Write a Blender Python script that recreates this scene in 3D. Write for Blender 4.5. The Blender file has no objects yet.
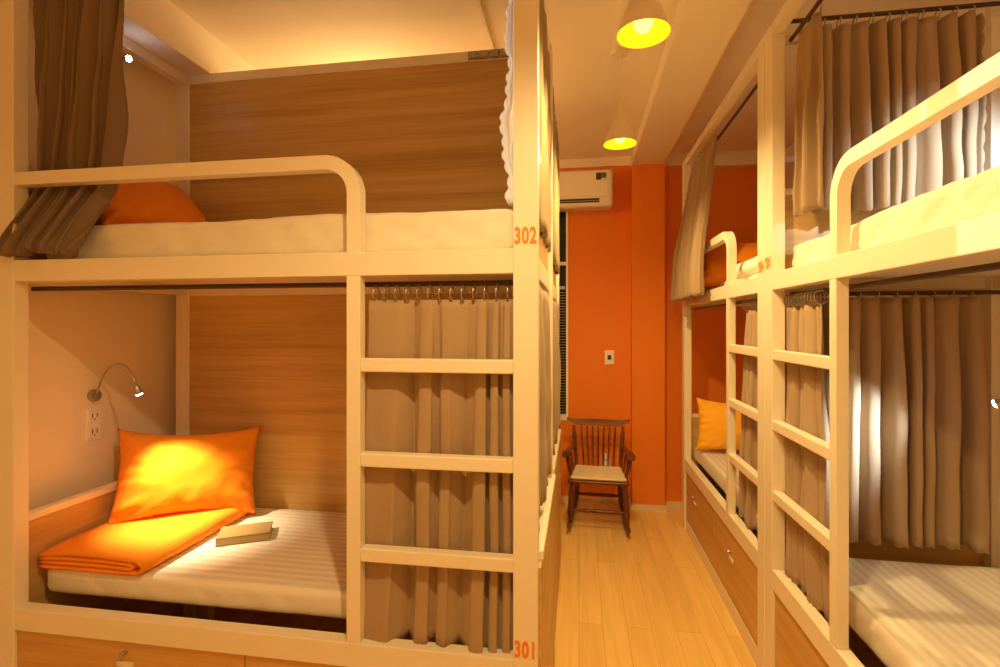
import bpy, bmesh, math, random
from mathutils import Vector, Matrix, noise
PI = math.pi
C = bpy.context.scene.collection
S = bpy.context.scene

# ------------------------------------------------------------------ materials
def new_mat(name):
    m = bpy.data.materials.new(name); m.use_nodes = True
    nt = m.node_tree
    return m, nt, nt.nodes['Principled BSDF']

def N(nt, typ, **kw):
    n = nt.nodes.new(typ)
    for k, v in kw.items(): setattr(n, k, v)
    return n

def paint(name, col, rough=.45, spec=.4, bump=0, bscale=60, metal=0):
    m, nt, b = new_mat(name)
    b.inputs['Roughness'].default_value = rough
    b.inputs['Specular IOR Level'].default_value = spec
    b.inputs['Metallic'].default_value = metal
    tc = N(nt, 'ShaderNodeTexCoord')
    nz = N(nt, 'ShaderNodeTexNoise'); nz.inputs['Scale'].default_value = 3.0; nz.inputs['Detail'].default_value = 4
    nt.links.new(tc.outputs['Object'], nz.inputs['Vector'])
    mx = N(nt, 'ShaderNodeMix', data_type='RGBA')
    mx.inputs['A'].default_value = (*[c * .955 for c in col], 1); mx.inputs['B'].default_value = (*[min(1, c * 1.04) for c in col], 1)
    nt.links.new(nz.outputs['Fac'], mx.inputs['Factor']); nt.links.new(mx.outputs['Result'], b.inputs['Base Color'])
    if bump:
        n2 = N(nt, 'ShaderNodeTexNoise'); n2.inputs['Scale'].default_value = bscale; n2.inputs['Detail'].default_value = 5
        nt.links.new(tc.outputs['Object'], n2.inputs['Vector'])
        bp = N(nt, 'ShaderNodeBump'); bp.inputs['Strength'].default_value = bump; bp.inputs['Distance'].default_value = .01
        nt.links.new(n2.outputs['Fac'], bp.inputs['Height']); nt.links.new(bp.outputs['Normal'], b.inputs['Normal'])
    return m

def wood(name, dark, mid, light, axis='x', rough=.42, fine=26):
    m, nt, b = new_mat(name)
    b.inputs['Roughness'].default_value = rough; b.inputs['Specular IOR Level'].default_value = .35
    tc = N(nt, 'ShaderNodeTexCoord')
    def noise_tex(along, across, detail, dist):
        mp = N(nt, 'ShaderNodeMapping')
        sc = [across] * 3; sc['xyz'.index(axis)] = along
        mp.inputs['Scale'].default_value = sc
        nz = N(nt, 'ShaderNodeTexNoise'); nz.inputs['Scale'].default_value = 1; nz.inputs['Detail'].default_value = detail
        nz.inputs['Distortion'].default_value = dist
        nt.links.new(tc.outputs['Object'], mp.inputs['Vector']); nt.links.new(mp.outputs['Vector'], nz.inputs['Vector'])
        return nz
    n1 = noise_tex(.7, 16, 5, .25); n2 = noise_tex(2.2, fine * 3, 4, .2)
    r = N(nt, 'ShaderNodeValToRGB')
    r.color_ramp.elements[0].position = .2; r.color_ramp.elements[0].color = (*dark, 1)
    r.color_ramp.elements[1].position = .8; r.color_ramp.elements[1].color = (*light, 1)
    e = r.color_ramp.elements.new(.5); e.color = (*mid, 1)
    ad = N(nt, 'ShaderNodeMath', operation='MULTIPLY_ADD'); ad.inputs[1].default_value = .6
    sb = N(nt, 'ShaderNodeMath', operation='SUBTRACT'); sb.inputs[1].default_value = .5
    nt.links.new(n2.outputs['Fac'], sb.inputs[0]); nt.links.new(sb.outputs[0], ad.inputs[0]); nt.links.new(n1.outputs['Fac'], ad.inputs[2])
    nt.links.new(ad.outputs[0], r.inputs['Fac']); nt.links.new(r.outputs['Color'], b.inputs['Base Color'])
    bp = N(nt, 'ShaderNodeBump'); bp.inputs['Strength'].default_value = .06; bp.inputs['Distance'].default_value = .004
    nt.links.new(n2.outputs['Fac'], bp.inputs['Height']); nt.links.new(bp.outputs['Normal'], b.inputs['Normal'])
    return m

def cloth(name, col, var=.12, rough=.9, weave=900, bump=.12, wr=0, wscale=9, sheen=.15, trans=0, stripes=None):
    m, nt, b = new_mat(name)
    b.inputs['Roughness'].default_value = rough; b.inputs['Specular IOR Level'].default_value = .15
    b.inputs['Sheen Weight'].default_value = sheen
    tc = N(nt, 'ShaderNodeTexCoord')
    nz = N(nt, 'ShaderNodeTexNoise'); nz.inputs['Scale'].default_value = 5; nz.inputs['Detail'].default_value = 5
    nt.links.new(tc.outputs['Object'], nz.inputs['Vector'])
    mx = N(nt, 'ShaderNodeMix', data_type='RGBA')
    mx.inputs['A'].default_value = (*[c * (1 - var) for c in col], 1); mx.inputs['B'].default_value = (*[min(1, c * (1 + var)) for c in col], 1)
    nt.links.new(nz.outputs['Fac'], mx.inputs['Factor'])
    out = mx.outputs['Result']
    if stripes:
        ax, freq, amt = stripes
        sp = N(nt, 'ShaderNodeSeparateXYZ'); nt.links.new(tc.outputs['Object'], sp.inputs[0])
        mu = N(nt, 'ShaderNodeMath', operation='MULTIPLY'); mu.inputs[1].default_value = freq * 2 * PI
        nt.links.new(sp.outputs['XYZ'.index(ax)], mu.inputs[0])
        sn = N(nt, 'ShaderNodeMath', operation='SINE'); nt.links.new(mu.outputs[0], sn.inputs[0])
        gt = N(nt, 'ShaderNodeMapRange'); gt.inputs['From Min'].default_value = -.25; gt.inputs['From Max'].default_value = .25
        nt.links.new(sn.outputs[0], gt.inputs['Value'])
        m2 = N(nt, 'ShaderNodeMix', data_type='RGBA', blend_type='MULTIPLY')
        m2.inputs['B'].default_value = (1 - amt, 1 - amt, 1 - amt * 1.15, 1)
        nt.links.new(gt.outputs[0], m2.inputs['Factor']); nt.links.new(out, m2.inputs['A'])
        out = m2.outputs['Result']
        mr = N(nt, 'ShaderNodeMapRange'); mr.inputs['To Min'].default_value = .42; mr.inputs['To Max'].default_value = .85
        nt.links.new(gt.outputs[0], mr.inputs['Value']); nt.links.new(mr.outputs[0], b.inputs['Roughness'])
    nt.links.new(out, b.inputs['Base Color'])
    n2 = N(nt, 'ShaderNodeTexNoise'); n2.inputs['Scale'].default_value = weave; n2.inputs['Detail'].default_value = 2
    nt.links.new(tc.outputs['Object'], n2.inputs['Vector'])
    bp = N(nt, 'ShaderNodeBump'); bp.inputs['Strength'].default_value = bump; bp.inputs['Distance'].default_value = .001
    nt.links.new(n2.outputs['Fac'], bp.inputs['Height'])
    last = bp
    if wr:
        n3 = N(nt, 'ShaderNodeTexNoise'); n3.inputs['Scale'].default_value = wscale; n3.inputs['Detail'].default_value = 4; n3.inputs['Distortion'].default_value = .9
        nt.links.new(tc.outputs['Object'], n3.inputs['Vector'])
        b3 = N(nt, 'ShaderNodeBump'); b3.inputs['Strength'].default_value = wr; b3.inputs['Distance'].default_value = .03
        nt.links.new(n3.outputs['Fac'], b3.inputs['Height']); nt.links.new(bp.outputs['Normal'], b3.inputs['Normal']); last = b3
    nt.links.new(last.outputs['Normal'], b.inputs['Normal'])
    if trans:
        tl = N(nt, 'ShaderNodeBsdfTranslucent'); nt.links.new(out, tl.inputs['Color']); nt.links.new(last.outputs['Normal'], tl.inputs['Normal'])
        ms = N(nt, 'ShaderNodeMixShader'); ms.inputs[0].default_value = trans
        nt.links.new(b.outputs[0], ms.inputs[1]); nt.links.new(tl.outputs[0], ms.inputs[2])
        nt.links.new(ms.outputs[0], nt.nodes['Material Output'].inputs['Surface'])
    return m

def emit(name, col, st):
    m, nt, b = new_mat(name)
    b.inputs['Base Color'].default_value = (*col, 1); b.inputs['Emission Color'].default_value = (*col, 1); b.inputs['Emission Strength'].default_value = st
    return m

def plank_floor(name):
    m, nt, b = new_mat(name)
    b.inputs['Roughness'].default_value = .38; b.inputs['Specular IOR Level'].default_value = .4
    tc = N(nt, 'ShaderNodeTexCoord')
    mp = N(nt, 'ShaderNodeMapping'); mp.inputs['Rotation'].default_value = (0, 0, PI / 2)
    nt.links.new(tc.outputs['Object'], mp.inputs['Vector'])
    br = N(nt, 'ShaderNodeTexBrick'); br.offset = .37
    br.inputs['Scale'].default_value = 1; br.inputs['Brick Width'].default_value = 1.2; br.inputs['Row Height'].default_value = .13
    br.inputs['Mortar Size'].default_value = .0012; br.inputs['Mortar Smooth'].default_value = .2; br.inputs['Bias'].default_value = 0
    br.inputs['Color1'].default_value = (.78, .52, .17, 1); br.inputs['Color2'].default_value = (.85, .585, .205, 1); br.inputs['Mortar'].default_value = (.45, .28, .11, 1)
    nt.links.new(mp.outputs[0], br.inputs['Vector'])
    m2 = N(nt, 'ShaderNodeMapping'); m2.inputs['Scale'].default_value = (30, 1.6, 1); nt.links.new(tc.outputs['Object'], m2.inputs['Vector'])
    nz = N(nt, 'ShaderNodeTexNoise'); nz.inputs['Scale'].default_value = 1; nz.inputs['Detail'].default_value = 6; nz.inputs['Distortion'].default_value = .6
    nt.links.new(m2.outputs[0], nz.inputs['Vector'])
    mr = N(nt, 'ShaderNodeMapRange'); mr.inputs['From Min'].default_value = .3; mr.inputs['From Max'].default_value = .7
    mr.inputs['To Min'].default_value = .9; mr.inputs['To Max'].default_value = 1.06
    nt.links.new(nz.outputs['Fac'], mr.inputs['Value'])
    mx = N(nt, 'ShaderNodeVectorMath', operation='SCALE'); nt.links.new(br.outputs['Color'], mx.inputs[0]); nt.links.new(mr.outputs[0], mx.inputs['Scale'])
    nt.links.new(mx.outputs[0], b.inputs['Base Color'])
    return m

M = dict(
    frame=paint('cream enamel paint', (.84, .76, .61), .38, .45),
    frame_in=paint('cream board', (.80, .71, .55), .5),
    wood_x=wood('oak laminate along bed', (.43, .25, .07), (.57, .365, .12), (.67, .455, .175), 'x'),
    wood_y=wood('oak laminate across bed', (.44, .26, .085), (.57, .36, .13), (.66, .44, .18), 'y'),
    drawer=wood('drawer laminate', (.48, .265, .08), (.62, .37, .125), (.70, .44, .17), 'x'),
    curtain=cloth('taupe curtain cloth', (.45, .315, .195), .06, .9, 700, .1, trans=.12),
    curtain_shaded=cloth('shaded taupe curtain cloth', (.26, .18, .115), .06, .9, 700, .1, trans=.12),  # same taupe cloth, darkened for the weaker light on this side
    curtain_pale=cloth('beige curtain cloth', (.42, .31, .18), .06, .9, 700, .1, trans=.15),
    lace=cloth('white lace cloth', (.88, .88, .90), .05, .9, 400, .2, trans=.15),
    sheet=cloth('cream cotton sheet', (.84, .78, .66), .03, .8, 900, .05, wr=.12, wscale=7),
    sheet_lower=cloth('satin stripe sheet', (.82, .77, .70), .03, .7, 900, .05, wr=.08, wscale=5, stripes=('Y', 26, .16)),
    duvet=cloth('white duvet cloth', (.86, .83, .76), .03, .85, 500, .08, wr=.2, wscale=10),
    orange=cloth('orange pillow cloth', (.88, .27, .012), .08, .75, 800, .08, wr=.1, wscale=14, sheen=.05),
    blanket=cloth('orange fleece blanket', (.90, .30, .02), .06, .95, 350, .4, wr=.1, wscale=12, sheen=.05),
    yellow=cloth('amber pillow cloth', (.93, .46, .03), .06, .75, 800, .08, wr=.1, wscale=14, sheen=.05),  # yellow-orange cloth, colour raised in place of a reading lamp's light
    dark_metal=paint('dark bronze metal', (.09, .055, .035), .4, .5, metal=.6),
    chrome=paint('chrome', (.75, .72, .68), .25, .5, metal=1),
    grey_metal=paint('brushed grey metal', (.45, .42, .38), .35, .5, metal=.8),
    white_plastic=paint('white plastic', (.84, .80, .74), .35),
    dark_plastic=paint('dark plastic', (.035, .03, .03), .35),
    screen=paint('teal label print', (.12, .17, .15), .4),
    number=paint('orange lettering', (.84, .24, .02), .5),
    wall_o=paint('orange wall paint', (.80, .225, .018), .6, .3, bump=.03, bscale=140),
    wall_c=paint('cream wall paint', (.84, .75, .60), .7, .25, bump=.03, bscale=140),
    ceil=paint('ceiling paint', (.88, .79, .66), .8, .2, bump=.02, bscale=120),
    base=paint('pale skirting paint', (.72, .60, .42), .5),
    floor=plank_floor('pale laminate planks'),
    chair=wood('dark stained chair wood', (.075, .025, .011), (.14, .045, .02), (.21, .07, .03), 'z', .3, 14),
    cane=cloth('pale seat pad cloth', (.78, .64, .44), .1, .8, 300, .4),
    crest=wood('lighter chair crest wood', (.16, .065, .024), (.26, .115, .045), (.36, .17, .07), 'x', .3, 14),  # crest in a lighter brown than the rest of the chair
    book=paint('olive book cover', (.40, .29, .13), .45, .4),
    paper=paint('book pages', (.78, .69, .50), .8),
    shade=paint('white enamel lamp shade', (.80, .68, .50), .4),
    glow=paint('yellow shade lining', (.92, .84, .06), .5),  # bulb's yellow glow painted on the inside of the shade
    bulb=emit('warm bulb', (1, .92, .05), 1.0),
    led=emit('cool led', (.85, .92, 1), 60),
    glass=None,
)
m, nt, b = new_mat('dark window glass'); b.inputs['Base Color'].default_value = (.02, .03, .025, 1); b.inputs['Roughness'].default_value = .08
b.inputs['Specular IOR Level'].default_value = .6; M['glass'] = m

# ------------------------------------------------------------------ mesh helpers
def box(bm, x0, x1, y0, y1, z0, z1, bev=0, seg=2):
    r = bmesh.ops.create_cube(bm, size=1, matrix=Matrix.Translation(((x0 + x1) / 2, (y0 + y1) / 2, (z0 + z1) / 2)) @ Matrix.Diagonal((x1 - x0, y1 - y0, z1 - z0, 1)))
    if bev:
        es = list({e for v in r['verts'] for e in v.link_edges})
        bmesh.ops.bevel(bm, geom=es, offset=bev, segments=seg, affect='EDGES', profile=.5)

def tube(bm, pts, r, seg=10, cap=True):
    pts = [Vector(p) for p in pts]; rs = r if isinstance(r, (list, tuple)) else [r] * len(pts)
    rings = []; prev = None
    for i, p in enumerate(pts):
        d = (pts[min(i + 1, len(pts) - 1)] - pts[max(i - 1, 0)]).normalized()
        if prev is None:
            a = d.orthogonal().normalized()
        else:
            a = (prev - d * prev.dot(d)).normalized()
        prev = a; bb = d.cross(a)
        rings.append([bm.verts.new(p + (a * math.cos(2 * PI * k / seg) + bb * math.sin(2 * PI * k / seg)) * rs[i]) for k in range(seg)])
    for i in range(len(rings) - 1):
        for k in range(seg):
            bm.faces.new((rings[i][k], rings[i][(k + 1) % seg], rings[i + 1][(k + 1) % seg], rings[i + 1][k]))
    if cap:
        bm.faces.new(rings[0][::-1]); bm.faces.new(rings[-1])

def lathe(bm, prof, seg=40, c=(0, 0, 0), closed=False):
    rings = []
    for r, z in prof:
        if r < 1e-5: rings.append([bm.verts.new((c[0], c[1], c[2] + z))])
        else: rings.append([bm.verts.new((c[0] + r * math.cos(2 * PI * k / seg), c[1] + r * math.sin(2 * PI * k / seg), c[2] + z)) for k in range(seg)])
    for i in range(len(rings) - 1):
        A, B = rings[i], rings[i + 1]
        for k in range(seg):
            k2 = (k + 1) % seg
            if len(A) == 1 and len(B) == 1: continue
            if len(A) == 1: bm.faces.new((A[0], B[k2], B[k]))
            elif len(B) == 1: bm.faces.new((A[k], A[k2], B[0]))
            else: bm.faces.new((A[k], A[k2], B[k2], B[k]))

def sweep_rect(bm, path, w, y0, y1):
    """square tube along an x-z path"""
    rings = []
    for i, (x, z) in enumerate(path):
        a = Vector(path[max(i - 1, 0)]); c = Vector(path[min(i + 1, len(path) - 1)])
        d = (c - a).normalized(); n = Vector((-d.y, d.x)) * (w / 2)
        rings.append([bm.verts.new((x + n.x, y0, z + n.y)), bm.verts.new((x + n.x, y1, z + n.y)), bm.verts.new((x - n.x, y1, z - n.y)), bm.verts.new((x - n.x, y0, z - n.y))])
    for i in range(len(rings) - 1):
        for k in range(4):
            bm.faces.new((rings[i][k], rings[i][(k + 1) % 4], rings[i + 1][(k + 1) % 4], rings[i + 1][k]))
    bm.faces.new(rings[0][::-1]); bm.faces.new(rings[-1])

def rounded_box(bm, w, d, h, r, nx, ny, nz, f=None):
    """soft box centred in x and y, bottom at z=0, vertices pushed by f(p, n)"""
    tmp = bmesh.new()
    vs = {}
    def V(i, j, k):
        key = (i, j, k)
        if key in vs: return vs[key]
        p = Vector(((i / nx - .5) * w, (j / ny - .5) * d, k / nz * h))
        q = Vector((max(-w / 2 + r, min(w / 2 - r, p.x)), max(-d / 2 + r, min(d / 2 - r, p.y)), max(r, min(h - r, p.z))))
        n = p - q
        n = n.normalized() if n.length > 1e-6 else Vector((0, 0, 1))
        p = q + n * r
        if f: p = f(p, n)
        vs[key] = bm.verts.new(p); return vs[key]
    for i in range(nx):
        for j in range(ny):
            bm.faces.new((V(i, j, nz), V(i + 1, j, nz), V(i + 1, j + 1, nz), V(i, j + 1, nz)))
            bm.faces.new((V(i, j, 0), V(i, j + 1, 0), V(i + 1, j + 1, 0), V(i + 1, j, 0)))
    for i in range(nx):
        for k in range(nz):
            bm.faces.new((V(i, 0, k), V(i + 1, 0, k), V(i + 1, 0, k + 1), V(i, 0, k + 1)))
            bm.faces.new((V(i, ny, k), V(i, ny, k + 1), V(i + 1, ny, k + 1), V(i + 1, ny, k)))
    for j in range(ny):
        for k in range(nz):
            bm.faces.new((V(0, j, k), V(0, j, k + 1), V(0, j + 1, k + 1), V(0, j + 1, k)))
            bm.faces.new((V(nx, j, k), V(nx, j + 1, k), V(nx, j + 1, k + 1), V(nx, j, k + 1)))
    tmp.free()

def obj(name, bm, mat, parent=None, smooth=False, loc=None, label=None):
    me = bpy.data.meshes.new(name)
    bmesh.ops.recalc_face_normals(bm, faces=bm.faces)
    bm.to_mesh(me); bm.free()
    if smooth is True:
        for p in me.polygons: p.use_smooth = True
    elif smooth: me.set_sharp_from_angle(angle=smooth); [setattr(p, 'use_smooth', True) for p in me.polygons]
    me.materials.append(mat)
    o = bpy.data.objects.new(name, me); C.objects.link(o)
    if parent: o.parent = parent
    if loc: o.location = loc
    if label: o['label'] = label
    return o

def tag(o, label, cat, group=None):
    o['label'] = label; o['category'] = cat
    if group: o['group'] = group
    return o

def thing(name, label, cat, loc=(0, 0, 0), rz=0, group=None):
    o = bpy.data.objects.new(name, None); C.objects.link(o); o.empty_display_size = .1
    o.location = loc; o.rotation_euler = (0, 0, rz)
    return tag(o, label, cat, group)

def struct(name, bm, mat, parent=None, smooth=False):
    o = obj(name, bm, mat, parent, smooth)
    if not parent: o['kind'] = 'structure'
    return o

def B(*boxes, bev=0):
    bm = bmesh.new()
    for b_ in boxes: box(bm, *b_, bev=bev)
    return bm

# ------------------------------------------------------------------ room
XL, XR, YB, YF, ZC = -2.2, 1.80, 4.79, -1.8, 3.2
struct('floor', B((XL - .1, XR + .1, YF - .1, YB + .1, -.1, 0)), M['floor'])
struct('ceiling', B((XL - .1, XR + .1, YF - .1, YB + .1, ZC, ZC + .1)), M['ceil'])
struct('wall_left', B((XL - .1, XL, YF, YB, 0, ZC)), M['wall_c'])
struct('wall_right', B((XR, XR + .1, YF, YB, 0, ZC)), M['wall_c'])
struct('wall_front', B((XL - .1, XR + .1, YF - .1, YF, 0, ZC)), M['wall_c'])
WX0, WX1, WZ0, WZ1 = -1.25, -.10, .76, 2.78
struct('wall_back', B((XL - .1, WX0, YB, YB + .12, 0, ZC), (WX1, XR + .1, YB, YB + .12, 0, ZC),
                      (WX0, WX1, YB, YB + .12, 0, WZ0), (WX0, WX1, YB, YB + .12, WZ1, ZC)), M['wall_o'])
struct('column', B((.47, .754, 4.665, YB, 0, 3.09)), M['wall_o'])
struct('ceiling_beam', B((.47, .754, YF, YB, 3.09, ZC)), M['ceil'])
struct('soffit_left', B((XL, -1.93, YF, YB, 2.985, ZC)), M['ceil'])
struct('trim_1', B((XL, .47, YB - .02, YB, 3.12, ZC), (.754, XR, YB - .02, YB, 3.10, ZC)), M['ceil'])
struct('trim_2', B((.185, .205, 1.0, 2.86, ZC - .012, ZC)), M['ceil'])
struct('trim_3', B((-.485, -.465, 1.3, 4.6, ZC - .014, ZC)), M['ceil'])
struct('baseboard_back', B((XL, .47, YB - .014, YB, 0, .05), (.754, XR, YB - .014, YB, 0, .05), (.456, .768, 4.651, 4.665, 0, .05)), M['base'])
# window with dark night glass and a slatted blind
wf = bmesh.new()
box(wf, WX0, WX1, YB - .01, YB + .09, WZ1 - .05, WZ1); box(wf, WX0, WX1, YB - .01, YB + .09, WZ0, WZ0 + .05)
box(wf, WX0, WX0 + .05, YB - .01, YB + .09, WZ0, WZ1); box(wf, WX1 - .02, WX1, YB - .012, YB + .09, WZ0, WZ1)
box(wf, WX0, WX1, YB + .03, YB + .06, 2.22, 2.25)
win = struct('window_1', wf, M['white_plastic'])
obj('glass_pane', B((WX0 + .05, WX1 - .02, YB + .06, YB + .07, WZ0 + .05, WZ1 - .05)), M['glass'], win)
bl = bmesh.new()
for k in range(44):
    z = .84 + k * .026
    box(bl, WX0 + .06, WX1 - .03, YB + .012, YB + .028, z, z + .004)
box(bl, WX0 + .06, WX1 - .03, YB + .008, YB + .03, 1.99, 2.02)
obj('venetian_blind', bl, M['grey_metal'], win)

# ------------------------------------------------------------------ bunk beds
TOP = 2.985
def make_bunk(name, label, loc, rz, L, D, lad, rungs, rail, zl, zu, number=None, back=True, pw=.0775, knobs=(), knob_z=.37, front=True):
    """local x along the bed, front face at y=0, body to +y"""
    t = thing(name, label, 'bunk bed', loc, rz, 'white bunk beds')
    pd = .055; F = M['frame']
    posts = []
    for x0 in (0, L - pw):
        for y0 in (0, D - pd):
            posts.append(obj('post', B((x0, x0 + pw, y0, y0 + pd, 0, TOP), bev=.003), F, t))
    # beams
    def beam(nm, *bs, mat=F): return obj(nm, B(*bs, bev=.003), mat, t)
    x0, x1 = pw, L - pw
    beam('lower_front_rail', (x0, x1, 0.001, .05, zl[0], zl[1]))
    beam('upper_front_rail', (x0, x1, 0.001, .05, zu[0], zu[1]))
    beam('top_front_rail', (x0, x1, 0.001, .05, TOP - .05, TOP))
    beam('top_back_rail', (x0, x1, D - .05, D - .001, TOP - .05, TOP))
    beam('upper_back_rail', (x0, x1, D - .05, D - .001, zu[0] - .005, zu[1]))
    beam('lower_back_rail', (x0, x1, D - .05, D - .001, zl[0], zl[1]))
    for xe in ((.012, .062), (L - .062, L - .012)):
        beam('top_end_rail', (xe[0], xe[1], pd, D - pd, TOP - .05, TOP))
        beam('upper_end_rail', (xe[0], xe[1], pd, D - pd, zu[0], zu[1]))
    obj('upper_bed_base', B((x0 - .01, x1 + .01, .05, D - .05, zu[1] - .03, zu[1] - .004)), M['frame_in'], t)
    obj('lower_bed_base', B((x0 - .01, x1 + .01, .27, D - .05, zl[1] - .045, zl[1] - .01)), M['frame_in'], t)
    # end boards with a pale cap
    for xe in ((.02, .045), (L - .045, L - .02)):
        for z0, z1 in ((.0, .90), (zu[1], zu[1] + .35)):
            e = obj('end_board', B((xe[0], xe[1], pd, D - pd, z0, z1)), M['wood_y'], t)
            obj('board_cap', B((xe[0] - .008, xe[1] + .008, pd, D - pd, z1, z1 + .03), bev=.004), F, e)
    if back:
        obj('back_board', B((x0, x1, D - .045, D - .02, zl[1], zu[0] - .005)), M['wood_x'], t)
        obj('back_board', B((x0, x1, D - .045, D - .02, zu[1], TOP - .05)), M['wood_x'], t)
    # ladder
    lp = obj('ladder_post', B((lad[0], lad[1], 0.001, .042, zl[1], zu[0]), bev=.003), F, t)
    for z in (.90, 1.21, 1.52):
        obj('ladder_rung', B((rungs[0], rungs[1], .002, .042, z - .022, z + .022), bev=.004), F, t)
    # guard rail
    zg = zu[1] + .3; R = .105; lc = (lad[0] + lad[1]) / 2; pts = []
    sgn = 1 if rail == 'start' else -1
    xs = pw if rail == 'start' else L - pw
    pts.append((xs, zg))
    for k in range(13):
        a = PI / 2 * k / 12
        pts.append((lc - sgn * (R - R * math.sin(a)), zg - R + R * math.cos(a)))
    pts.append((lc, zu[1]))
    bm = bmesh.new(); sweep_rect(bm, pts, .047, .004, .046)
    obj('guard_rail', bm, F, t, smooth=math.radians(35))
    # drawer fronts
    obj('plinth', B((x0, x1, .01, .05, 0, .09), bev=.002), F, t)
    mid = (x0 + x1) / 2
    for a, b2, kx in ((x0 + .003, mid - .002, knobs[0] if knobs else None), (mid + .002, x1 - .003, knobs[1] if knobs else None)):
        dr = obj('drawer', B((a, b2, .012, .034, .094, zl[0] - .004), bev=.002), M['drawer'], t)
        if kx is not None:
            bm = bmesh.new()
            tube(bm, [(kx, .014, knob_z), (kx, -.004, knob_z), (kx, -.006, knob_z), (kx, -.012, knob_z)], [.006, .006, .011, .009], 14)
            obj('knob', bm, M['grey_metal'], dr, smooth=math.radians(40))
            obj('card_holder', B((kx - .035, kx + .03, .006, .0125, knob_z - .052, knob_z - .034), bev=.001), M['frame'], dr)
    # curtain tracks just inside the front
    for z in (TOP - .075, zu[0] - .022):
        bm = bmesh.new(); tube(bm, [(x0 - .02, .085, z), (x1 + .02, .085, z)], .009, 10)
        obj('curtain_track', bm, M['dark_metal'], t, smooth=math.radians(40))
    return t

def text_part(parent, body, loc, h, mat, rot=(PI / 2, 0, 0), sx=.62):
    cu = bpy.data.curves.new('bed_number', 'FONT'); cu.body = body; cu.size = h / .69; cu.extrude = .0008; cu.offset = .0026
    cu.align_x = 'CENTER'; cu.space_character = 1.12
    cu.materials.append(mat)
    tmp = bpy.data.objects.new('bed_number_outline', cu); C.objects.link(tmp)
    bpy.context.view_layer.update()
    me = bpy.data.meshes.new_from_object(tmp.evaluated_get(bpy.context.evaluated_depsgraph_get()))
    bpy.data.objects.remove(tmp); me.name = 'bed_number'
    me.materials.clear(); me.materials.append(mat)
    o = bpy.data.objects.new('bed_number', me); C.objects.link(o); o.parent = parent
    o.location = loc; o.rotation_euler = rot; o.scale = (sx, 1, 1)
    return o

ZL_L, ZU_L = (.53, .61), (1.812, 1.89)
ZL_R, ZU_R = (.488, .576), (1.805, 1.882)
LO = Vector((-2.13, 1.56, 0))
bunk_a = make_bunk('bunk_bed', 'white bunk bed numbered 301 and 302 with wooden back board and orange pillow inside', LO, 0, 2.005, .9,
                   (1.376, 1.424), (1.424, 1.9275), 'start', ZL_L, ZU_L, knobs=(.54, 1.44), knob_z=.49)
obj('track_bracket', B(*[(1.60 + .052 * k, 1.645 + .052 * k, .83, .85, TOP - .045, TOP - .012) for k in range(4)], (1.60, 1.85, .835, .85, TOP - .02, TOP - .012)), M['grey_metal'], bunk_a)
obj('end_cladding', B((2.005, 2.014, .004, .899, 0, .90)), M['wood_y'], bunk_a)
obj('cladding_cap', B((1.99, 2.018, .056, .899, .90, .93), bev=.003), M['frame'], bunk_a)
text_part(bunk_a, '302', (1.966, -.0005, 1.905), .048, M['number'])
text_part(bunk_a, '301', (1.966, -.0005, .622), .048, M['number'])
bunk_b = make_bunk('bunk_bed', 'white bunk bed standing back to back behind the bunk numbered 302', (-.135, 3.55, 0), PI, 1.98, 1.02,
                   (1.25, 1.30), (1.30, 1.9), 'start', ZL_L, ZU_L)
obj('end_cladding', B((-.009, 0, .002, 1.04, 0, .90)), M['wood_y'], bunk_b)
obj('cladding_cap', B((-.013, .012, .002, 1.0, .90, .93), bev=.003), M['frame'], bunk_b)
bunk_c = make_bunk('bunk_bed', 'white bunk bed against orange wall opposite the rocking chair with drawers facing aisle', (.84, 4.35, 0), -PI / 2, 1.868, .905,
                   (1.255, 1.30), (1.30, 1.778), 'start', ZL_R, ZU_R, back=False, pw=.09, knobs=(.41, 1.325))
text_part(bunk_c, '304', (1.826, -.0005, 1.898), .05, M['number'])
bunk_d = make_bunk('bunk_bed', 'white bunk bed closed off at its end by tall pleated taupe curtains', (.84, 2.478, 0), -PI / 2, 1.95, .905,
                   (.604, .649), (.09, .604), 'end', ZL_R, ZU_R, back=False, pw=.09, knobs=(.5, 1.42))
text_part(bunk_d, '306', (.045, -.0005, 1.905), .05, M['number'])

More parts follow.
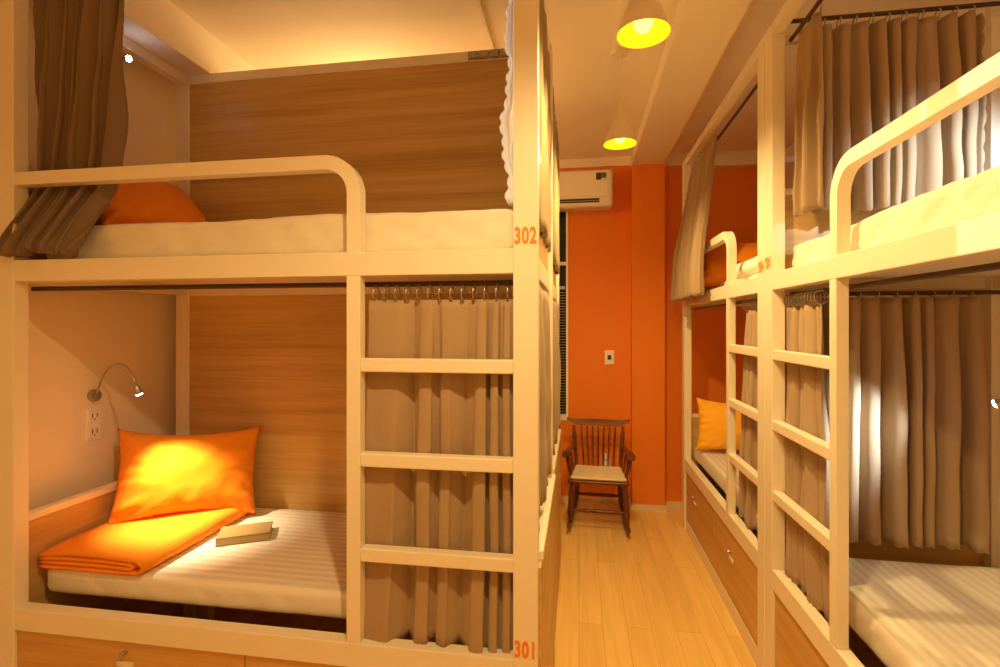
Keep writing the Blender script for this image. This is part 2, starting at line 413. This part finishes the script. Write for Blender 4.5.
# ------------------------------------------------------------------ curtains
def curtain(name, label, f, nrm, tan, nf, amp, seed, mat, ns=140, nt_=36, lat=.3, scal=.010, nscal=22, group=None, cusp=0, gather=1, diag=0, pw=.6, edge=.8, warp=1, hooks=None, band=False, top_amp=.35):
    """f(s,t) gives the sheet's mid point; folds swing along nrm, sideways along tan"""
    rnd = random.Random(seed); ph = [rnd.uniform(0, 6.28) for _ in range(6)]
    nrm = Vector(nrm); tan = Vector(tan)
    bm = bmesh.new(); grid = []
    for i in range(ns + 1):
        s = i / ns; col = []
        for j in range(nt_ + 1):
            t = j / nt_
            p = Vector(f(s, t))
            w = s + warp * (.035 * math.sin(2 * PI * s * 1.7 + ph[0]) + .02 * math.sin(2 * PI * 3.1 * s + ph[1])) + .012 * t * math.sin(2 * PI * 2 * s + ph[2])
            w = max(0, w) ** gather + diag * .12 * t * t
            a = 2 * PI * nf * w + ph[3]
            k = amp * (top_amp + (1 - top_amp) * min(1, t * 2.2)) * (1 + .35 * math.sin(2 * PI * 2.3 * s + ph[4] + t))
            d = math.sin(a) + .28 * math.sin(2 * a + ph[5] + 1.4 * t) * t
            if cusp: d = lerp(d, 1.15 - 2.3 * abs(math.sin(a / 2)) ** pw, cusp)
            p = p + nrm * (k * d) + tan * (lat * k * math.sin(2 * a + .4))
            p.z += .006 * noise.noise(Vector((s * 9, t * 3, seed))) * t
            p = p + nrm * (.012 * noise.noise(Vector((s * 6, t * 5, seed + 7.3))))
            if j == nt_: p.z -= scal * abs(math.sin(PI * nscal * s))
            if scal and i in (0, ns): p = p + tan * ((1 if i else -1) * scal * edge * abs(math.sin(PI * 20 * t)))
            col.append(bm.verts.new(p))
        grid.append(col)
    for i in range(ns):
        for j in range(nt_):
            bm.faces.new((grid[i][j], grid[i + 1][j], grid[i + 1][j + 1], grid[i][j + 1]))
    c0 = Vector(f(.5, 0))
    bmesh.ops.translate(bm, verts=bm.verts, vec=-c0)
    o = obj(name, bm, mat, None, smooth=True, loc=c0)
    sm = o.modifiers.new('thickness', 'SOLIDIFY'); sm.thickness = .003; sm.offset = 0
    tag(o, label, 'curtain', group)
    if hooks:
        n, r, rise = hooks
        for k in range(n):
            s = (k + .5) / n
            p = Vector(f(s, 0)) - c0
            rb = bmesh.new()
            cpts = [p + tan.normalized() * (.001 * math.sin(kk)) + nrm.normalized() * (r * math.sin(2 * PI * kk / 16)) + Vector((0, 0, rise + r * math.cos(2 * PI * kk / 16))) for kk in range(17)]
            tube(rb, cpts, .0028, 6, cap=False)
            obj('curtain_ring', rb, M['grey_metal'], o, smooth=True)
    if band:
        bb = bmesh.new(); 
        rows = []
        for i in range(ns + 1):
            j = 3
            v = grid
            rows.append(i)
        bb.free()
    return o

def lerp(a, b_, t): return a + (b_ - a) * t
def sm(t): t = max(0, min(1, t)); return t * t * (3 - 2 * t)

# upper bunk 302: tied to the side, hem spilling out over the front rail
def f_a(s, t):
    z = lerp(2.925, 1.915, t)
    k = max(0, min(1, (2.24 - z) / .33))
    xl = -2.05 - .05 * k; xr = lerp(-1.665, -1.74, t) - .05 * k
    y = 1.652 - .095 * max(0, min(1, (2.16 - z) / .22))
    z2 = z - .012 * k * math.sin(s * 9)
    return (lerp(xl, xr, s), y, z2)
curtain('curtain', 'shade-darkened taupe curtain gathered above bed 302, hem spilling over the rail', f_a, (0, 1, 0), (1, 0, 0), 6.5, .032, 3, M['curtain_shaded'], ns=170, nt_=60, scal=.007, top_amp=.7, diag=.9, edge=.25)
# lower bunk 301: behind the ladder
def f_b(s, t):
    return (lerp(lerp(-.70, -.73, t), -.17, s), 1.634 - .022 * sm((t - .7) / .3), lerp(1.735, .60, t) - .02 * math.sin(s * 8 + 1) * sm((t - .8) / .2))
curtain('curtain', 'taupe curtain bunched behind the ladder of bed 301', f_b, (0, 1, 0), (1, 0, 0), 6.2, .027, 11, M['curtain'], cusp=.95, gather=1.9, pw=.65, edge=.2, ns=180, nt_=40, hooks=(14, .026, .022), scal=.014, nscal=18)
# white lace curtain drawn beside the post of 302
def f_w(s, t):
    z = lerp(2.92, 2.06, t)
    return (lerp(lerp(-.205, -.238, sm(t * 1.6)) + .010 * math.sin(t * 15) + .004 * math.sin(t * 43), -.165, s), 1.66, z)
curtain('curtain', 'white lace curtain edge peeping from behind the post numbered 302', f_w, (0, 1, 0), (1, 0, 0), 2.5, .018, 5, M['lace'], ns=60, nt_=60, scal=.012, nscal=6)
# aisle end curtains of the two bunks standing back to back
def f_end(y0, y1, x, z0, z1):
    return lambda s, t: (x, lerp(y0, y1, s), lerp(z0, z1, t))
curtain('curtain', 'beige curtain hanging on the aisle end of upper bed 302', f_end(1.64, 2.38, -.142, 2.92, 2.0), (1, 0, 0), (0, 1, 0), 6, .014, 21, M['curtain_pale'], nt_=20)
curtain('curtain', 'beige curtain hanging on the aisle end of lower bed 301', f_end(1.64, 2.38, -.142, 1.79, .985), (1, 0, 0), (0, 1, 0), 6, .014, 22, M['curtain_pale'], nt_=20)
curtain('curtain', 'beige curtain on the upper aisle end of the bunk behind bed 302', f_end(2.60, 3.46, -.142, 2.92, 2.0), (1, 0, 0), (0, 1, 0), 6, .014, 23, M['curtain_pale'], nt_=20)
curtain('curtain', 'beige curtain on the lower aisle end of the bunk behind bed 301', f_end(2.60, 3.46, -.142, 1.79, .985), (1, 0, 0), (0, 1, 0), 6, .014, 24, M['curtain_pale'], nt_=20)
# far bunk, upper: hanging outside the guard rail
def f_e(s, t):
    z = lerp(2.885, 1.85, t); k = min(1, (2.885 - z) / .80)
    x = .88 - .085 * k - .03 * t
    return (x, lerp(lerp(4.12, 4.30, t), lerp(3.46, 3.36, t), s), z)
curtain('curtain', 'taupe curtain hanging outside the upper guard rail near the orange wall', f_e, (1, 0, 0), (0, 1, 0), 6, .022, 31, M['curtain'], nt_=50, nscal=20)
# ladder curtains of the two bunks along the aisle
def f_c(s, t): return (.908, lerp(2.415, lerp(2.07, 1.96, t), s), lerp(1.735, .585, t))
curtain('curtain', 'taupe curtain bunched behind the nearer of the two aligned ladders', f_c, (1, 0, 0), (0, 1, 0), 5.5, .020, 41, M['curtain'], cusp=.9, hooks=(12, .026, .022), ns=160)
def f_d(s, t): return (.908, lerp(2.545, lerp(2.96, 3.03, t), s), lerp(1.735, .585, t))
curtain('curtain', 'taupe curtain bunched behind the ladder of the bunk by the orange wall', f_d, (1, 0, 0), (0, 1, 0), 5.5, .020, 42, M['curtain'], cusp=.9, hooks=(10, .026, .022), ns=160)
def f_h(s, t): return (.935, lerp(2.355, lerp(2.13, 2.15, t), s), lerp(2.90, 2.125, t))
curtain('curtain', 'narrow taupe curtain with scalloped edge hanging by the post above the near ladder', f_h, (1, 0, 0), (0, 1, 0), 2.2, .026, 43, M['curtain'], ns=70, nt_=40, nscal=7)
# end curtains of the near bunk, hung across the bed
def f_g(z0, z1):
    return lambda s, t: (lerp(.985, 1.60, s), 2.315, lerp(z0, z1, t))
curtain('curtain', 'pleated taupe curtain across the end of the upper bunk, lit white', f_g(2.905, 2.13), (0, 1, 0), (1, 0, 0), 9.5, .036, 51, M['curtain'], ns=280, nt_=30, hooks=(10, .018, .016), lat=.1, top_amp=.6, cusp=.95, pw=.8, warp=.3)
curtain('curtain', 'pleated taupe curtain across the end of the lower bunk above bare mattress', f_g(1.765, .76), (0, 1, 0), (1, 0, 0), 8.5, .04, 52, M['curtain'], ns=280, nt_=30, hooks=(9, .012, .01), lat=.1, top_amp=.5, cusp=.95, pw=.8, warp=.35)
for z in (2.942, 1.783):
    bm = bmesh.new(); tube(bm, [(.05, 0, 0), (.845, 0, 0)], .009, 10)
    r_ = obj('curtain_rod', bm, M['dark_metal'], bunk_d, smooth=math.radians(40))
    r_.rotation_euler = (0, 0, PI / 2); r_.location = (.163, .0, z)

# ------------------------------------------------------------------ bedding
def mattress(label, cx, cy, z, w, d, h, mat, seed, wr=.006, dirn=(1, .6), rz=0, pleat=0):
    bm = bmesh.new()
    def f(p, n):
        v = Vector((p.x, p.y, p.z))
        side = 1 - abs(n.z)
        a = noise.noise(Vector((p.x * 2.2 + seed, p.y * 2.2, p.z * 3))) * wr
        cr = noise.noise(Vector(((p.x * dirn[0] + p.z * dirn[1] * 1.6) * 11 + seed, p.y * 3, 1.3)))
        b2 = (abs(cr) ** .7) * wr * (1.3 * side + .25)
        c3 = pleat * side * math.sin((p.x + p.z * 1.3) * 34 + 5 * noise.noise(Vector((p.x * 2.5, p.z * 4, seed)))) * (.4 + .6 * noise.noise(Vector((p.x * 1.7, seed, 0))))
        return v + n * (a - b2 + c3)
    rounded_box(bm, w, d, h, .035, int(w / .022), int(d / .025), 8, f)
    o = obj('mattress', bm, mat, None, smooth=True, loc=(cx, cy, z)); o.rotation_euler = (0, 0, rz)
    return tag(o, label, 'mattress')

mattress('cream mattress with pale striped sheet on lower bed 301 under orange bedding', -1.13, 2.035, .603, 1.86, .735, .112, M['sheet_lower'], 1.0, .005)
mattress('cream mattress with creased sheet on upper bed 302', -1.12, 2.02, 1.889, 1.84, .76, .152, M['sheet'], 2.0, .014, (1, -1.1), pleat=.007)
mattress('cream mattress on the lower bed under the amber pillow', 1.31, 3.415, .568, 1.70, .80, .12, M['sheet_lower'], 3.0, .006, rz=PI / 2)
mattress('cream mattress on the upper bed beneath the folded white duvet', 1.325, 3.415, 1.881, 1.68, .76, .055, M['sheet'], 4.0, .008, rz=PI / 2)
mattress('bare striped mattress on the lower bed in front of pleated curtain', 1.325, 1.44, .568, 1.74, .76, .125, M['sheet_lower'], 5.0, .006, rz=PI / 2)
mattress('thick cream mattress on the upper bed in front of white-lit curtain', 1.31, 1.48, 1.881, 1.83, .80, .125, M['sheet'], 6.0, .018, (1, .9), rz=PI / 2)

def pillow(label, loc, rot, w, h, T, mat, seed, wr=.014, roll=0):
    bm = bmesh.new(); cr, sr = math.cos(math.radians(roll)), math.sin(math.radians(roll)); nx, ny = 56, 40; top = []; bot = []
    for i in range(nx + 1):
        a = []; b2 = []
        for j in range(ny + 1):
            u = 2 * i / nx - 1; v = 2 * j / ny - 1
            x = w / 2 * u * (1 - .085 * (1 - v * v) ** .9); y = h / 2 * v * (1 - .19 * (1 - u * u) ** .8)
            e = max(0, (1 - u * u)) ** .5 * max(0, (1 - v * v)) ** .5
            th = T / 2 * e ** .72
            q = Vector((x * 13 + seed, y * 13, seed))
            rad = math.atan2(v, u)
            crease = noise.noise(Vector((rad * 5 + seed, 2.0 * math.hypot(u, v), seed))) * wr * .8 * min(1, e * 3) * (math.hypot(u, v) ** 4)
            wv = noise.noise(q) * wr * .5 * min(1, e * 3) + crease
            wv += .008 * min(1, e * 4) * abs(u) ** 4 * math.sin(v * 19 + 3 * noise.noise(Vector((u * 3, v * 2, seed)))) + .005 * min(1, e * 4) * abs(v) ** 4 * math.sin(u * 21 + 3 * noise.noise(Vector((v * 3, u * 2, seed + 3))))
            x, y = x * cr - y * sr, x * sr + y * cr
            vt = bm.verts.new((x, y, th + wv)); a.append(vt)
            b2.append(vt if i in (0, nx) or j in (0, ny) else bm.verts.new((x, y, -th + wv * .5)))
        top.append(a); bot.append(b2)
    for i in range(nx):
        for j in range(ny):
            bm.faces.new((top[i][j], top[i + 1][j], top[i + 1][j + 1], top[i][j + 1]))
            bm.faces.new((bot[i][j], bot[i][j + 1], bot[i + 1][j + 1], bot[i + 1][j]))
    o = obj('pillow', bm, mat, None, smooth=True, loc=loc); o.rotation_euler = rot
    return tag(o, label, 'pillow')

pillow('orange pillow propped in the corner of bed 301 under the reading lamp', (-1.83, 2.15, .948), (math.radians(74), 0, math.radians(38)), .60, .435, .21, M['orange'], 1.7, roll=-4)
pillow('orange pillow lying on upper bed 302 beside the wooden back board', (-1.975, 2.06, 2.205), (math.radians(48), 0, math.radians(84)), .60, .42, .19, M['orange'], 4.2)
pillow('orange pillow lying on the upper bed behind the small curved guard rail', (1.16, 3.70, 2.075), (math.radians(45), 0, math.radians(-20)), .64, .44, .21, M['orange'], 6.4)
pillow('amber pillow propped on the lower bed near the orange wall', (1.19, 4.02, .89), (math.radians(70), 0, math.radians(-14)), .62, .42, .17, M['yellow'], 8.8)

# folded orange blanket
def folded(name, label, loc, rz, w, d, layers, th, mat, cat, seed, ny=26):
    bm = bmesh.new()
    def ribbon(zlo, zhi, xr):
        R = (zhi - zlo) / 2; pts = []
        for k in range(16): pts.append((lerp(-w / 2, xr - R, k / 15), zlo))
        for k in range(1, 9):
            a = -PI / 2 + PI * k / 9
            pts.append((xr - R + R * math.cos(a), zlo + R + R * math.sin(a)))
        for k in range(16): pts.append((lerp(xr - R, -w / 2, k / 15), zhi))
        ringsA = []
        for side in (1, -1):
            g = []
            for j in range(ny + 1):
                yy = (j / ny - .5) * d; row = []
                for i, (x, z) in enumerate(pts):
                    a = Vector(pts[max(i - 1, 0)]); c = Vector(pts[min(i + 1, len(pts) - 1)]); dd = (c - a).normalized()
                    n = Vector((dd.y, -dd.x)) * (th * .46) * side
                    e = min(1, min(j, ny - j) / 2)
                    n *= .55 + .45 * e
                    nz_ = noise.noise(Vector((x * 6 + seed, yy * 6, zhi * 20))) * .006
                    sag = .010 * (abs(x) / (w / 2)) ** 2 + .006 * (abs(yy) / (d / 2)) ** 3
                    row.append(bm.verts.new((x + n.x + .004 * noise.noise(Vector((yy * 5, z * 40, seed))), yy + .006 * noise.noise(Vector((x * 5, z * 60, seed))) * (abs(yy) / (d / 2)), max(.002, z + n.y + nz_ * (z / max(.01, (layers * th))) - sag * z / (layers * th)))))
                g.append(row)
            ringsA.append(g)
        A, Bq = ringsA; n_ = len(pts)
        for j in range(ny):
            for i in range(n_ - 1):
                bm.faces.new((A[j][i], A[j][i + 1], A[j + 1][i + 1], A[j + 1][i]))
                bm.faces.new((Bq[j][i], Bq[j + 1][i], Bq[j + 1][i + 1], Bq[j][i + 1]))
            bm.faces.new((A[j][0], A[j + 1][0], Bq[j + 1][0], Bq[j][0])); bm.faces.new((A[j][n_ - 1], Bq[j][n_ - 1], Bq[j + 1][n_ - 1], A[j + 1][n_ - 1]))
        for i in range(n_ - 1):
            bm.faces.new((A[0][i], Bq[0][i], Bq[0][i + 1], A[0][i + 1])); bm.faces.new((A[ny][i], A[ny][i + 1], Bq[ny][i + 1], Bq[ny][i]))
    for q in range(layers // 2):
        ribbon(th * (.5 + q), th * (layers - .5 - q), w / 2 - q * .045)
    o = obj(name, bm, mat, None, smooth=True, loc=loc); o.rotation_euler = (0, 0, rz)
    return tag(o, label, cat)
folded('folded_blanket', 'folded orange blanket on bed 301 in front of the orange pillow', (-1.835, 1.965, .712), math.radians(0), .45, .62, 4, .019, M['blanket'], 'blanket', 2.2)
folded('folded_duvet', 'folded white duvet on the upper bed beside the small curved guard rail', (1.16, 2.98, 1.934), math.radians(180), .46, .74, 4, .025, M['duvet'], 'duvet', 5.1)

# book on the lower bed
bk = thing('book', 'closed olive brown book lying on the striped sheet of bed 301', 'book', (-1.455, 2.035, .713), math.radians(27))
obj('cover', B((-.105, .105, -.07, .07, 0, .004), (-.105, .105, -.07, .07, .031, .035), (-.105, .105, -.07, -.066, 0, .035), bev=.001), M['book'], bk)
obj('page_block', B((-.101, .101, -.066, .066, .004, .031)), M['paper'], bk)

# ------------------------------------------------------------------ reading lamps and socket
def spot(name, loc, target, power, col, angle, blend=.6, r=.012):
    l = bpy.data.lights.new(name, 'SPOT'); l.energy = power; l.color = col; l.spot_size = math.radians(angle); l.spot_blend = blend; l.shadow_soft_size = r
    o = bpy.data.objects.new(name, l); C.objects.link(o); o.location = loc
    o.rotation_euler = (Vector(target) - Vector(loc)).to_track_quat('-Z', 'Y').to_euler()
    return o

def reading_lamp(label, base, head, arch, normal, target, power, col=(1, .86, .62), angle=75, blend=.6):
    base = Vector(base); head = Vector(head); n = Vector(normal); tg = Vector(target)
    t = thing('reading_lamp', label, 'lamp', base, 0, 'gooseneck reading lamps')
    def P(v): return Vector(v) - base
    bm = bmesh.new(); tube(bm, [n * .0, n * .004, n * .022, n * .026], [.026, .028, .026, .018], 20)
    obj('wall_mount', bm, M['grey_metal'], t, smooth=math.radians(40))
    d = (tg - head).normalized()
    tail = head - d * .035
    p0 = n * .024; p1 = n * .05 + Vector((0, 0, arch * .9)); p2 = P(tail) - d * .10 + Vector((0, 0, arch * .35)); p3 = P(tail)
    pts = []
    for k in range(25):
        u = k / 24; pts.append(p0 * (1 - u) ** 3 + p1 * 3 * u * (1 - u) ** 2 + p2 * 3 * u * u * (1 - u) + p3 * u ** 3)
    bm = bmesh.new(); tube(bm, pts, .0045, 10); obj('gooseneck', bm, M['grey_metal'], t, smooth=True)
    bm = bmesh.new(); tube(bm, [P(tail) - d * .004, P(tail), P(head) - d * .012, P(head)], [.006, .010, .0135, .0145], 18)
    hd = obj('lamp_head', bm, M['grey_metal'], t, smooth=math.radians(50))
    bm = bmesh.new(); tube(bm, [P(head) + d * .0005, P(head) + d * .003, P(head) + d * .006], [.0135, .012, .006], 18)
    obj('led_lens', bm, M['led'], hd, smooth=True)
    sp = spot('led_light', head + d * .009, tg, power, col, angle, blend); sp.parent = t; sp.location = P(head + d * .009)
    return t
WARMW = (1, .80, .46); COOL = (.68, .87, 1)
reading_lamp('small gooseneck reading lamp above the socket lighting pillow of bed 301', (XL, 2.0, 1.33), (-1.83, 1.87, 1.362), .17, (1, 0, 0), (-1.735, 2.0, .82), 56, WARMW, 72, 1)
reading_lamp('glowing reading lamp high on wall by gathered curtain of bed 302', (XL, 2.0, 2.80), (-2.06, 2.05, 2.885), .11, (1, 0, 0), (-.2, 1.68, 2.42), 130, (.85, .93, 1), 30, 1)
reading_lamp('reading lamp glowing at end of lower pleated curtain', (XR, 1.90, 1.36), (1.392, 1.95, 1.385), .16, (-1, 0, 0), (.93, 2.31, 1.14), 60, COOL, 72, 1)
spot('led_light', (1.60, 1.66, 2.36), (1.48, 2.31, 2.18), 55, COOL, 80, 1)   # the upper bed's lamp, out of view

# socket plate
so = thing('wall_socket', 'double socket plate on cream wall below the gooseneck reading lamp', 'socket', (XL, 2.0, 1.20))
obj('plate', B((0, .010, -.034, .034, -.075, .075), bev=.003), M['white_plastic'], so)
for dz in (-.036, .036):
    bm = bmesh.new(); box(bm, .0095, .013, -.027, .027, dz - .027, dz + .027, bev=.002); ob = obj('outlet', bm, M['white_plastic'], so)
    obj('outlet_slot', B((.0128, .0135, -.013, -.009, dz - .008, dz + .012), (.0128, .0135, .009, .013, dz - .008, dz + .012), (.0128, .0135, -.003, .003, dz - .018, dz - .012)), M['dark_plastic'], ob)

# ------------------------------------------------------------------ pendants
def pendant(label, x, y):
    t = thing('pendant_lamp', label, 'pendant lamp', (x, y, ZC), 0, 'cone pendant lamps over the aisle')
    bm = bmesh.new(); lathe(bm, [(0, 0), (.052, 0), (.052, -.012), (.046, -.024), (.012, -.030), (0, -.03)], 32); obj('canopy', bm, M['shade'], t, smooth=math.radians(40))
    bm = bmesh.new(); tube(bm, [(0, 0, -.028), (0, 0, -.285)], .0035, 8); obj('cord', bm, M['shade'], t)
    z0, z1 = -.275, -.53
    bm = bmesh.new()
    lathe(bm, [(0, z0), (.010, z0 - .002), (.014, z0 - .02), (.050, z0 - .14), (.094, z1), (.092, z1), (.048, z0 - .14), (.012, z0 - .022), (0, z0 - .02)], 48)
    shd = obj('shade', bm, M['shade'], t, smooth=math.radians(50))
    bm = bmesh.new(); lathe(bm, [(.0915, z1 + .001), (.0475, z0 - .14), (.0115, z0 - .023), (.010, z0 - .023), (.046, z0 - .14), (.0895, z1 + .001), (.0915, z1 + .001)], 48)
    obj('shade_glow', bm, M['glow'], shd, smooth=math.radians(50))  # thin inner skin that carries the painted glow
    bm = bmesh.new(); tube(bm, [(0, 0, z0 - .03), (0, 0, z1 + .075)], [.012, .017], 16); obj('bulb_socket', bm, M['white_plastic'], t, smooth=math.radians(40))
    bm = bmesh.new(); lathe(bm, [(0, z1 + .008), (.02, z1 + .013), (.032, z1 + .03), (.034, z1 + .043), (.028, z1 + .06), (.017, z1 + .078), (0, z1 + .08)], 24); obj('bulb', bm, M['bulb'], t, smooth=True)
    sp = spot('pendant_light', (x, y, ZC + z1 + .016), (x, y, 0), PP, PC, 169, BL, .03); sp.parent = t; sp.location = (0, 0, z1 + .016)
    return t
PP, PC, BL = 138, (1, .69, .27), .8
pendant('cream cone pendant lamp hanging near the orange column, its canopy in view', .228, 2.92)
pendant('cone pendant lamp seen from below, glowing wide open rim near ceiling beam', .223, 1.83)
def point(name, loc, p, col, r):
    l = bpy.data.lights.new(name, 'POINT'); l.energy = p; l.color = col; l.shadow_soft_size = r
    o = bpy.data.objects.new(name, l); C.objects.link(o); o.location = loc
# the row of pendants goes on out of view; the two point lights are added fill
point('ceiling_fill', (-1.3, 3.2, 2.82), 24, (1, .66, .26), .25)  # added light without a fixture, lifts the ceiling over the beds
spot('pendant_light', (-.08, .55, 2.68), (-.08, .55, 0), 76, PC, 169, BL, .03)
point('room_fill', (-.2, -1.0, 2.9), 10, (1, .69, .28), .22)  # added ambient fill, no lamp modelled here
M['bulb'].node_tree.nodes['Principled BSDF'].inputs['Emission Strength'].default_value = 7

# ------------------------------------------------------------------ air conditioner, switch, outlet
ac = thing('air_conditioner', 'white wall air conditioner under the ceiling beside the orange column', 'air conditioner', (-.15, YB, 2.71))
bm = bmesh.new(); box(bm, -.45, .45, -.20, 0, 0, .335, bev=.03, seg=4); obj('body', bm, M['white_plastic'], ac, smooth=math.radians(40))
obj('front_panel', B((-.44, .405, -.206, -.19, .10, .32), bev=.004), M['white_plastic'], ac)
obj('air_outlet', B((-.36, .33, -.2035, -.19, .038, .075), bev=.003), M['dark_plastic'], ac)
obj('flap', B((-.36, .33, -.209, -.203, .050, .056)), M['grey_metal'], ac)
lb = obj('energy_label', B((.30, .39, -.2075, -.206, .235, .30)), M['screen'], ac, label='dark green and brown energy label')
obj('label_print', B((.345, .388, -.2082, -.2072, .225, .25)), M['paper'], lb)
obj('label_print', B((.303, .342, -.2082, -.2072, .24, .297)), M['dark_metal'], lb)

sw = thing('light_switch', 'white light switch plate on the orange wall above the rocking chair', 'switch', (.278, YB, 1.353))
obj('plate', B((-.043, .043, -.011, 0, -.065, .065), bev=.004), M['white_plastic'], sw)
obj('rocker', B((-.017, .017, -.014, -.009, -.02, .022), bev=.002), M['dark_plastic'], sw)
ot = thing('wall_outlet', 'white outlet plate low on orange wall behind the rocking chair', 'socket', (.245, YB, .40))
obj('plate', B((-.04, .04, -.011, 0, -.065, .065), bev=.004), M['white_plastic'], ot)
obj('outlet_slot', B((-.012, -.008, -.0125, -.01, -.005, .015), (.008, .012, -.0125, -.01, -.005, .015)), M['dark_plastic'], ot)

# ------------------------------------------------------------------ rocking chair
ch = thing('rocking_chair', 'dark wooden spindle back rocking chair with pale seat pad by orange wall', 'chair', (.16, 4.315, 0), math.radians(-2))
def turned(bm, a, b_, r, n=14):
    a = Vector(a); b_ = Vector(b_); pts = []; rs = []
    for k in range(n + 1):
        u = k / n; pts.append(a.lerp(b_, u))
        rs.append(r * (.72 + .38 * math.sin(PI * u) + (.22 if abs(u - .28) < .05 or abs(u - .74) < .05 else 0)))
    tube(bm, pts, rs, 12)
bm = bmesh.new()
# seat: saddle shape, front at y=-.21
def seat_f(p, n):
    wy = (p.y + .2) / .4
    x = p.x * lerp(1, .84, max(0, min(1, wy)))
    return Vector((x, p.y, p.z - .006 * (1 - (p.x / .25) ** 2) * (1 if n.z > .3 else 0)))
rounded_box(bm, .49, .42, .036, .016, 24, 20, 4, seat_f)
obj('seat', bm, M['chair'], ch, smooth=True, loc=(0, 0, .375))
bm = bmesh.new(); rounded_box(bm, .45, .37, .03, .014, 24, 20, 4, seat_f)
obj('seat_cushion', bm, M['cane'], ch, smooth=True, loc=(0, -.01, .405))
for sx in (-1, 1):
    bm = bmesh.new(); turned(bm, (sx * .21, -.16, .385), (sx * .225, -.185, .05), .021); obj('leg', bm, M['chair'], ch, smooth=True)
    bm = bmesh.new(); turned(bm, (sx * .17, .16, .385), (sx * .20, .20, .045), .019); obj('leg', bm, M['chair'], ch, smooth=True)
    # rocker
    bm = bmesh.new(); rings = []
    for k in range(25):
        y = lerp(-.335, .40, k / 24); z = .024 + .42 * (y - .02) ** 2
        z = max(z, .024); x = sx * (.228 - .03 * (y + .3))
        hh = .022 if 1 < k < 23 else .014
        rings.append([bm.verts.new((x - .013, y, z - hh)), bm.verts.new((x + .013, y, z - hh)), bm.verts.new((x + .013, y, z + hh)), bm.verts.new((x - .013, y, z + hh))])
    for i in range(24):
        for k in range(4): bm.faces.new((rings[i][k], rings[i][(k + 1) % 4], rings[i + 1][(k + 1) % 4], rings[i + 1][k]))
    bm.faces.new(rings[0][::-1]); bm.faces.new(rings[-1])
    obj('rocker', bm, M['chair'], ch, smooth=math.radians(40))
    bm = bmesh.new(); turned(bm, (sx * .215, -.17, .19), (sx * .19, .18, .19), .012); obj('stretcher', bm, M['chair'], ch, smooth=True)
    # back post, arm, arm posts
    bm = bmesh.new(); turned(bm, (sx * .185, .17, .40), (sx * .215, .26, .76), .016); obj('back_post', bm, M['chair'], ch, smooth=True)
    bm = bmesh.new()
    ap = [(sx * .20, .215, .60), (sx * .215, .12, .605), (sx * .235, 0, .61), (sx * .25, -.12, .615), (sx * .255, -.20, .612), (sx * .255, -.235, .600)]
    rr = []
    for i, p in enumerate(ap):
        w = (.016, .020, .022, .027, .034, .024)[i]; h = .012
        rr.append([bm.verts.new((p[0] - w, p[1], p[2] - h)), bm.verts.new((p[0] + w, p[1], p[2] - h)), bm.verts.new((p[0] + w, p[1], p[2] + h)), bm.verts.new((p[0] - w, p[1], p[2] + h))])
    for i in range(5):
        for k in range(4): bm.faces.new((rr[i][k], rr[i][(k + 1) % 4], rr[i + 1][(k + 1) % 4], rr[i + 1][k]))
    bm.faces.new(rr[0][::-1]); bm.faces.new(rr[-1])
    bmesh.ops.bevel(bm, geom=bm.edges[:], offset=.005, segments=2, affect='EDGES')
    obj('armrest', bm, M['chair'], ch, smooth=math.radians(40))
    bm = bmesh.new(); turned(bm, (sx * .215, -.14, .41), (sx * .252, -.165, .605), .015); obj('arm_post', bm, M['chair'], ch, smooth=True)
    bm = bmesh.new(); turned(bm, (sx * .20, -.0, .41), (sx * .234, .02, .60), .009); obj('arm_spindle', bm, M['chair'], ch, smooth=True)
bm = bmesh.new(); turned(bm, (-.222, -.175, .155), (.222, -.175, .155), .013); obj('stretcher', bm, M['chair'], ch, smooth=True)
bm = bmesh.new(); turned(bm, (-.195, .19, .17), (.195, .19, .17), .012); obj('stretcher', bm, M['chair'], ch, smooth=True)
for k in range(7):
    u = (k + 1) / 8 * 2 - 1
    bm = bmesh.new(); turned(bm, (u * .165, .175, .40), (u * .20, .262 + .018 * (1 - u * u), .765), .0085); obj('spindle', bm, M['chair'], ch, smooth=True)
bm = bmesh.new(); rings = []
for k in range(29):
    u = k / 28 * 2 - 1
    x = u * .275; y = .262 + .022 * (1 - u * u); top = .815 - .012 * u * u + (.02 * max(0, abs(u) - .75) / .25); bot = .755 + .012 * u * u + (.035 * (max(0, abs(u) - .7) / .3))
    rings.append([bm.verts.new((x, y - .014, bot)), bm.verts.new((x, y + .012, bot)), bm.verts.new((x, y + .018, top)), bm.verts.new((x, y - .006, top))])
for i in range(28):
    for k in range(4): bm.faces.new((rings[i][k], rings[i][(k + 1) % 4], rings[i + 1][(k + 1) % 4], rings[i + 1][k]))
bm.faces.new(rings[0][::-1]); bm.faces.new(rings[-1])
obj('crest_rail', bm, M['crest'], ch, smooth=math.radians(40))

# ------------------------------------------------------------------ world, camera, view
w = bpy.data.worlds.new('night'); S.world = w; w.use_nodes = True
w.node_tree.nodes['Background'].inputs['Color'].default_value = (.01, .012, .015, 1)
cam = bpy.data.cameras.new('camera'); co = bpy.data.objects.new('camera', cam); C.objects.link(co)
co.location = (0, 0, 1.65); co.rotation_euler = (PI / 2, 0, math.radians(8.87))
cam.sensor_width = 36; cam.lens = 506 / 1000 * 36; cam.shift_y = -.0081; cam.clip_start = .02
S.camera = co
vs = S.view_settings
vs.view_transform = 'Standard'; vs.look = 'None'; vs.gamma = 1; vs.exposure = .22; vs.use_curve_mapping = False
S.cycles.max_bounces = 12; S.cycles.diffuse_bounces = 10
S.cycles.sample_clamp_indirect = 8
